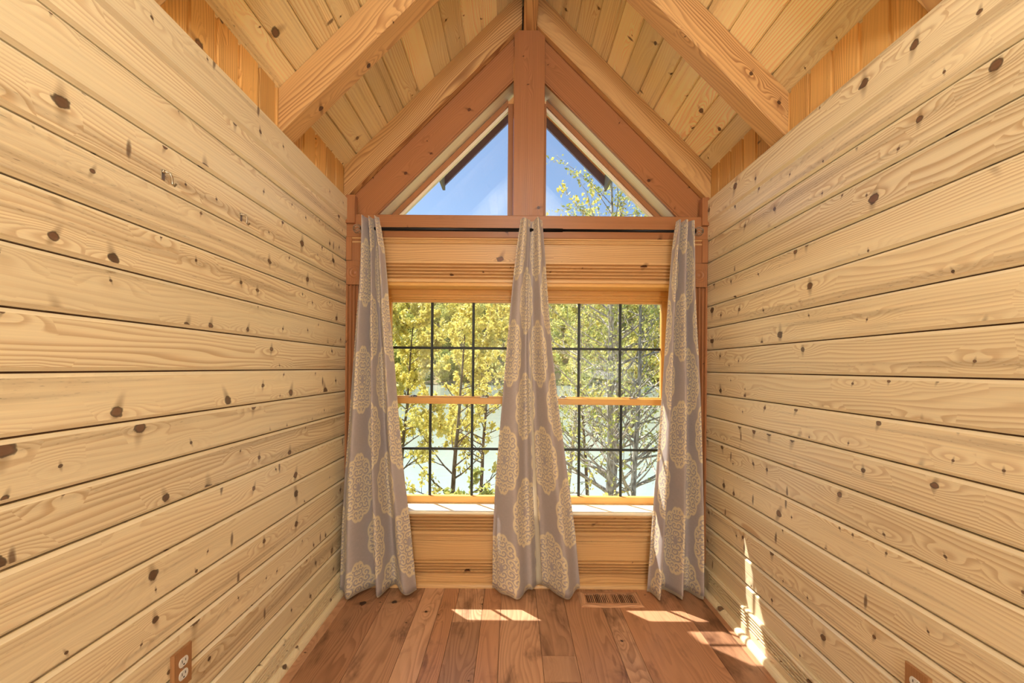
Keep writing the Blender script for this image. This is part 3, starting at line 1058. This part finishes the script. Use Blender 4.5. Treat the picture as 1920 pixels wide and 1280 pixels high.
# ------------------------------------------------------------------ outlets, hooks, floor register
def outlet(X, sgn, yc, zc, label):
    root = empty('power_outlet', (X, yc, zc))
    tag(root, label, 'outlet')
    x1 = X + sgn * 0.010
    mb = MB()
    w2, h2 = 0.0365, 0.059
    mb.extrude((X, yc - w2, zc - h2), (0, 0, 1), (0, 1, 0), (sgn, 0, 0), 2 * h2, [(0, 0), (2 * w2, 0), (2 * w2, 0.006), (2 * w2 - 0.004, 0.010), (0.004, 0.010), (0, 0.006)])
    mb.build('cover_plate', PLATE, root)
    for dz in (0.0195, -0.0195):
        mb = MB()
        n = 24
        pts = []
        for k in range(n):
            a = 2 * pi * k / n
            yy, zz = 0.0170 * cos(a), 0.0170 * sin(a)
            zz = max(-0.0135, min(0.0135, zz))
            pts.append((yy, zz))
        mb.extrude((x1 - sgn * 0.002, yc, zc + dz), (sgn, 0, 0), (0, 1, 0), (0, 0, 1), 0.004, pts)
        r = mb.build('receptacle', WHITEP, root)
        mb = MB()
        for dy, hh in ((-0.0063, 0.0045), (0.0063, 0.0038)):
            mb.box(*sorted((x1 + sgn * 0.0018, x1 + sgn * 0.0024)), yc + dy - 0.0011, yc + dy + 0.0011, zc + dz + 0.003 - hh, zc + dz + 0.003 + hh)
        mb.extrude((x1 + sgn * 0.0018, yc, zc + dz - 0.0075), (sgn, 0, 0), (0, 1, 0), (0, 0, 1), 0.0006, [(0.0026 * cos(2 * pi * k / 12), 0.0026 * sin(2 * pi * k / 12)) for k in range(12)])
        s = mb.build('slots', SLOT, r)
        s.matrix_parent_inverse = Matrix.Identity(4)
    mb = MB()
    mb.lathe((x1 - sgn * 0.0005, yc, zc), (sgn, 0, 0), [(0, 0.0032), (0.0012, 0.0030), (0.0016, 0.0)], 14)
    mb.build('screw', SCREWM, root)


outlet(XL, 1, 1.240, 0.394, 'oak-plated double outlet low on the left plank wall')
outlet(XR, -1, 1.163, 0.404, 'oak-plated double outlet low on the right plank wall')


def hook(y, z, label, tilt):
    root = empty('wall_hook', (XL, y, z))
    tag(root, label, 'hook', 'hooks on the left wall')
    mb = MB()
    mb.box(XL, XL + 0.002, y - 0.006, y + 0.006, z - 0.014, z + 0.014, 'z', 0.0006)
    mb.build('back_plate', BRASS, root)
    mb = MB()
    mb.tube([(XL + 0.002, y, z + 0.010), (XL + 0.018, y + tilt * 0.3, z + 0.008), (XL + 0.022, y + tilt * 0.6, z - 0.004), (XL + 0.020, y + tilt, z - 0.022), (XL + 0.026, y + tilt, z - 0.027), (XL + 0.032, y + tilt, z - 0.020)], 0.0028, 8)
    mb.lathe((XL + 0.003, y, z + 0.010), (1, 0, 0), [(0, 0.0055), (0.003, 0.005), (0.004, 0)], 12)
    mb.build('hook_arm', BRASS, root)


hook(1.165, Z(0.545), 'small metal hook on the left wall, the one nearer the camera', 0.010)
hook(1.500, Z(0.548), 'small metal hook on the left wall, the one nearer the window', 0.003)

root = empty('floor_register', (0.566, 2.314, 0))
tag(root, 'wooden slotted heating register set in the floor between two curtains', 'floor vent')
rx0, rx1, ry0, ry1 = 0.391, 0.742, 2.238, 2.389
mb = MB()
tp = 0.009
bars = [((rx0, ry0), (1, 0, 0), (0, 1, 0), rx1 - rx0), ((rx1, ry1), (-1, 0, 0), (0, -1, 0), rx1 - rx0)]
fw = 0.029
fwx = 0.034
for (px, py), U, V, L in bars:
    mb.extrude((px, py, 0.0002), U, V, (0, 0, 1), L, [(0, 0), (fw, 0), (fw, tp), (0.010, tp), (0, 0.002)], cut0=lambda v, n: v * fwx / fw, cut1=lambda v, n: -v * fwx / fw)
for (px, py), U, V, L in (((rx0, ry1), (0, -1, 0), (1, 0, 0), ry1 - ry0), ((rx1, ry0), (0, 1, 0), (-1, 0, 0), ry1 - ry0)):
    mb.extrude((px, py, 0.0002), U, V, (0, 0, 1), L, [(0, 0), (fwx, 0), (fwx, tp), (0.010, tp), (0, 0.002)], cut0=lambda v, n: v * fw / fwx, cut1=lambda v, n: -v * fw / fwx)
xm = (rx0 + rx1) / 2
mb.box(xm - 0.010, xm + 0.010, ry0 + fw, ry1 - fw, 0.0002, tp - 0.001, 'y')
mb.build('frame', FLOORW, root)
for xa, xb in ((rx0 + fwx, xm - 0.010), (xm + 0.010, rx1 - fwx)):
    mb = MB()
    n = 12
    pitch = (xb - xa) / n
    for k in range(n):
        xs = xa + pitch * (k + 0.25)
        mb.box(xs, xs + pitch * 0.5, ry0 + fw, ry1 - fw, 0.001, tp - 0.0015, 'y')
    mb.build('slat_bank', FLOORW, root)
mb = MB()
mb.box(rx0 + fwx * .8, rx1 - fwx * .8, ry0 + fw * .8, ry1 - fw * .8, 0.0002, 0.0009)
mb.build('damper', SLOT, root)

# ------------------------------------------------------------------ outside: roof overhang, bank, lake, far hill, trees
ov = struct(empty('roof_overhang', (XM, 2.95, Z(2.1))))
YE = 3.20
for sg in (-1, 1):
    hz = lambda C, x: C - abs(x - XM)
    xt = XM + sg * 0.625
    quad = lambda c0, c1, xe=xt: [(XM, Z(c0)), (xe, Z(hz(c0, xe))), (xe, Z(hz(c1, xe))), (XM, Z(c1))]
    mb = MB()
    mb.prism(quad(2.22, 2.135), D + 0.236, YE - 0.02, (s2, -sg * s2), mi=0)
    mb.prism(quad(2.27, 2.222), D + 0.10, YE + 0.02, (s2, -sg * s2), mi=1)
    mb.build('soffit_slope', [SOFFIT, CONCRETE], ov)
    mb = MB()
    mb.prism(quad(2.24, 2.055), YE - 0.02, YE, (s2, -sg * s2))
    mb.build('rake_fascia', FASCIA, ov)
    mb = MB()
    xa, xb = sorted((xt, xt + sg * 0.02))
    mb.box(xa, xb, D + 0.236, YE, Z(hz(2.02, xt)), Z(hz(2.25, xt)), 'y')
    mb.build('eave_fascia', GREY, ov)

# added slab out of view, left of the alcove; it shades the upper sash of the left window
mb = MB()
e0, e1 = D + 0.10, D + 1.10
mb.extrude((-4.2, e1, Z(1.80)), (1, 0, 0), Vector((0, -1.0, 0.83)).normalized(), Vector((0, 0.83, 1.0)).normalized(), 3.40, rect(0, 1.45, 0, 0.12, 0.004), mi=0)
mb.extrude((-4.2, e1 - 0.01, Z(1.72)), (1, 0, 0), (0, 0, 1), (0, 1, 0), 3.40, rect(0, 0.20, 0, 0.03, 0.004), mi=1)
struct(mb.build('shade_slab', [SOFFIT, GREY]))

GROUND = NT('leaf_litter')
tc = GROUND.n('ShaderNodeTexCoord').outputs['Object']
nz = GROUND.noise(tc, 3.0, 6, 0.65)
nz2 = GROUND.noise(tc, 0.4, 3)
gc = GROUND.mix(nz, srgb(140, 122, 92), srgb(186, 170, 132))
gc = GROUND.mix(GROUND.step(nz2, 0.45, 0.6), gc, srgb(112, 128, 62))
GROUND = GROUND.done(GROUND.bsdf(gc, 0.95, 0.1))

WAT = NT('lake_water')
tc = WAT.n('ShaderNodeTexCoord').outputs['Object']
x, y, z = WAT.sep(tc)
rip = WAT.noise(WAT.xyz(WAT.math('MULTIPLY', x, 0.8), WAT.math('MULTIPLY', y, 2.2)), 1.0, 4, 0.6)
WAT = WAT.done(WAT.bsdf(srgb(150, 164, 158), 0.12, 0.5, normal=WAT.bump(rip, 0.35, 0.05)))

WZ = -5.0


def terrain(name, fn, x0, x1, nx, ys, mat, kind='structure'):
    mb = MB()
    for j in range(len(ys) - 1):
        for i in range(nx):
            xa, xb = x0 + (x1 - x0) * i / nx, x0 + (x1 - x0) * (i + 1) / nx
            q = [(xa, ys[j]), (xb, ys[j]), (xb, ys[j + 1]), (xa, ys[j + 1])]
            mb.face([(a, b, fn(a, b)) for a, b in q], [(a, b) for a, b in q], 0, 0, True)
    return tag(mb.build(name, mat), kind=kind)


def bank(x, y):
    return -2.9 - 0.16 * max(0, y - 2.8) + 0.12 * sin(x * 0.9 + y * 0.5) + 0.03 * x * (0 if y < 6 else 1) * 0.6


terrain('ground_bank', bank, -30, 30, 40, [2.75 + 0.55 * k for k in range(36)], GROUND)
mb = MB()
mb.face([(-400, 10, WZ), (400, 10, WZ), (400, 170, WZ), (-400, 170, WZ)])
tag(mb.build('lake_water', WAT), kind='structure')


def hill(x, y):
    t = max(0.0, (y - 146.0))
    return WZ - 0.6 + min(0.62 * t, 0.45 * t + 10) * (1 + 0.10 * sin(x * 0.02 + 1.0)) + 1.5 * sin(x * 0.07 + y * 0.05) * min(1, t / 15)


terrain('ground_far_hill', hill, -320, 320, 60, [144 + 5.0 * k for k in range(24)], GROUND)

# far forest: crowns of leaf clumps, copied along the opposite shore
rg = random.Random(11)


def leaf_quad(mb, c, n, s, rnd, asp=0.6):
    n = n.normalized()
    a = n.orthogonal().normalized()
    a = Matrix.Rotation(rg.uniform(0, 6.28), 3, n) @ a
    b = n.cross(a)
    mb.face([c - a * s, c - b * s * asp, c + a * s, c + b * s * asp], None, rnd)


def rand_dir():
    while True:
        d = Vector((rg.uniform(-1, 1), rg.uniform(-1, 1), rg.uniform(-1, 1)))
        if 0.05 < d.length < 1:
            return d.normalized()


def far_crown(mat, tone):
    mb = MB()
    blobs = [(Vector((rg.uniform(-1.5, 1.5), rg.uniform(-1.5, 1.5), 2.2 + 0.62 * k)), rg.uniform(1.6, 2.4)) for k in range(11)]
    for c, r in blobs:
        for _ in range(76):
            d = rand_dir()
            leaf_quad(mb, c + d * r * rg.uniform(0.75, 1.05), d + rand_dir() * 0.7, rg.uniform(0.28, 0.6), min(1, max(0, tone + rg.uniform(-0.3, 0.3))))
    mb.tube([(0, 0, -1), (0, 0, 6)], [0.25, 0.12], 6)
    return mb


protos = []
for mat, tone in ((LEAF_G, 0.3), (LEAF_Y, 0.4), (LEAF_G, 0.7), (LEAF_Y, 0.15)):
    protos.append(far_crown(mat, tone))
src = []
for i, (mb, mat) in enumerate(zip(protos, (LEAF_G, LEAF_Y, LEAF_G, LEAF_Y))):
    o = mb.build('shore_tree', mat)
    src.append(o)
cnt = 0
used = [False] * 4
for row in range(9):
    y = 149 + row * 7.5
    n = 24
    for i in range(n):
        half = 0.34 * y + 8
        x = -half + 2 * half * (i + 0.5) / n + rg.uniform(-2.2, 2.2)
        k = rg.randrange(4)
        if not used[k]:
            o = src[k]
            used[k] = True
        else:
            o = src[k].copy()
            COL.objects.link(o)
        yy = y + rg.uniform(-2.5, 2.5)
        s = rg.uniform(0.75, 1.15)
        o.location = (x, yy, hill(x, yy) - 0.3)
        o.scale = (s, s, s * rg.uniform(0.85, 1.15))
        o.rotation_euler = (0, 0, rg.uniform(0, 6.28))
        tag(o, 'leafy spring tree on the wooded hillside across the lake', 'tree', 'trees across the lake', 'thing')
        cnt += 1


def tree(label, base, height, lean, r0, leafmat, barkmat, seed, nbranch=16, leafn=10, leafs=0.055, start=0.25, spread=0.45, fork=None, up=0.55, twigs=4, group='trees below the window'):
    """trunk with branches, twigs and leaf tufts; base on the bank"""
    g = random.Random(seed)
    root = empty('tree', base)
    tag(root, label, 'tree', group)
    wood_ = MB()
    lf = MB()
    B = Vector(base)

    def rd():
        return Vector((g.gauss(0, 1), g.gauss(0, 1), g.gauss(0, 1))).normalized()

    def tuft(p, n):
        for _ in range(n):
            c = p + rd() * g.uniform(0.01, 0.13)
            nn = rd()
            a = nn.orthogonal().normalized()
            a = Matrix.Rotation(g.uniform(0, 6.28), 3, nn) @ a
            b = nn.cross(a)
            s = leafs * g.uniform(0.5, 1.2)
            lf.face([c - a * s, c - b * s * 0.55, c + a * s, c + b * s * 0.55], None, g.random())

    def limb(p, d, L, r, lvl):
        n = 7 if lvl == 0 else 5
        pts, rad = [p.copy()], [r]
        q = p.copy()
        dd = d.normalized()
        bend = rd() * 0.10
        for i in range(n):
            dd = (dd + bend + rd() * 0.13 + Vector((0, 0, 0.10 * up))).normalized()
            q = q + dd * (L / n)
            pts.append(q.copy())
            rad.append(max(0.003, r * (1 - 0.85 * (i + 1) / n)))
        wood_.tube(pts, rad, 6 if lvl == 0 else 4, caps=False)
        return pts, rad

    def twig_set(pts, rad, L):
        for _ in range(twigs):
            i = g.randrange(1, len(pts))
            d = (pts[i] - pts[i - 1]).normalized()
            td = (d + rd() * 0.9 + Vector((0, 0, 0.35))).normalized()
            tp, tr = limb(pts[i], td, L * g.uniform(0.25, 0.5), max(0.005, rad[i] * 0.6), 2)
            for j in (2, 3, 4, 5):
                if g.random() < 0.75:
                    tuft(tp[j], leafn // 2 + 1)
    trunks = [(B - Vector((0, 0, 0.3)), Vector((lean[0], lean[1], 1.0)), height, r0)]
    if fork:
        trunks.append((B - Vector((0, 0, 0.3)), Vector((fork[0], fork[1], 1.0)), height * 0.95, r0 * 0.8))
    for p, d, H, r in trunks:
        n = 14
        pts, rad = [p.copy()], [r]
        q = p.copy()
        dd = d.normalized()
        for i in range(n):
            dd = (dd + rd() * 0.045 + Vector((0, 0, 0.015))).normalized()
            q = q + dd * (H / n)
            pts.append(q.copy())
            rad.append(r * (1 - 0.85 * ((i + 1) / n) ** 0.9) + 0.004)
        wood_.tube(pts, rad, 10, caps=False)
        for k in range(nbranch):
            f = start + (1 - start) * (k + g.random()) / nbranch
            i = min(n - 1, int(f * n))
            c = pts[i] + (pts[i + 1] - pts[i]) * (f * n - i if f * n - i < 1 else 0.5)
            a = g.uniform(0, 6.28)
            bd = Vector((cos(a), sin(a), up + g.uniform(-0.25, 0.35)))
            L = H * spread * (1.1 - 0.75 * f) * g.uniform(0.6, 1.1)
            bp, br = limb(c, bd, L, max(0.006, rad[i] * 0.45), 1)
            twig_set(bp, br, L)
            for j in range(2, len(bp)):
                if g.random() < 0.6:
                    tuft(bp[j], leafn // 2)
            tuft(bp[-1], leafn)
        tuft(pts[-1], leafn * 2)
    wood_.build('trunk_and_branches', barkmat, root)
    lf.build('foliage', leafmat, root)
    return root


def at(px, y):
    return (px - 961.0) * y / F


def tbase(px, y):
    x = at(px, y)
    return (x, y, bank(x, y))


tree('slender tree with a dark leaning trunk, seen through the left window', tbase(845, 10.0), 6.6, (0.03, 0.0), 0.085, LEAF_Y, BARK_D, 101, 22, 12, 0.060, 0.30, 0.34)
tree('bushy yellow-green tree whose leaves fill the left part of the left window', tbase(742, 13.0), 7.6, (0.02, 0.0), 0.08, LEAF_Y, BARK_D, 102, 40, 26, 0.080, 0.34, 0.36)
tree('yellow-leaved tree behind the slim dark trunk in the left window', tbase(905, 14.5), 8.2, (-0.02, 0.0), 0.08, LEAF_Y, BARK_D, 103, 40, 26, 0.085, 0.36, 0.36)
tree('grey twin-trunked tree in the middle of the right window, reaching above the header', tbase(1140, 9.0), 9.6, (-0.02, 0.0), 0.125, LEAF_G, BARK, 104, 40, 4, 0.046, 0.26, 0.36, twigs=6, fork=(0.05, 0.03))
tree('straight grey tree just left of the right curtain', tbase(1178, 8.5), 8.2, (0.045, 0.0), 0.085, LEAF_G, BARK, 105, 32, 4, 0.046, 0.30, 0.32, twigs=6)
tree('pale grey tree half hidden by the right curtain', tbase(1224, 10.5), 9.2, (0.02, 0.0), 0.10, LEAF_G, BARK, 106, 32, 4, 0.048, 0.30, 0.34, twigs=6)
tree('low leafy green tree close below the left window', tbase(880, 7.8), 3.0, (-0.03, 0.0), 0.05, LEAF_G, BARK_D, 107, 18, 12, 0.060, 0.30, 0.42)
tree('thin branching tree just right of the middle curtain', tbase(1062, 10.0), 9.6, (0.0, 0.0), 0.07, LEAF_Y, BARK, 108, 34, 6, 0.052, 0.22, 0.38, twigs=6)
tree('yellow-green tree near the shore behind the grey trunks', tbase(1105, 15.5), 8.6, (0.0, 0.0), 0.08, LEAF_G, BARK_D, 109, 40, 16, 0.080, 0.32, 0.36)
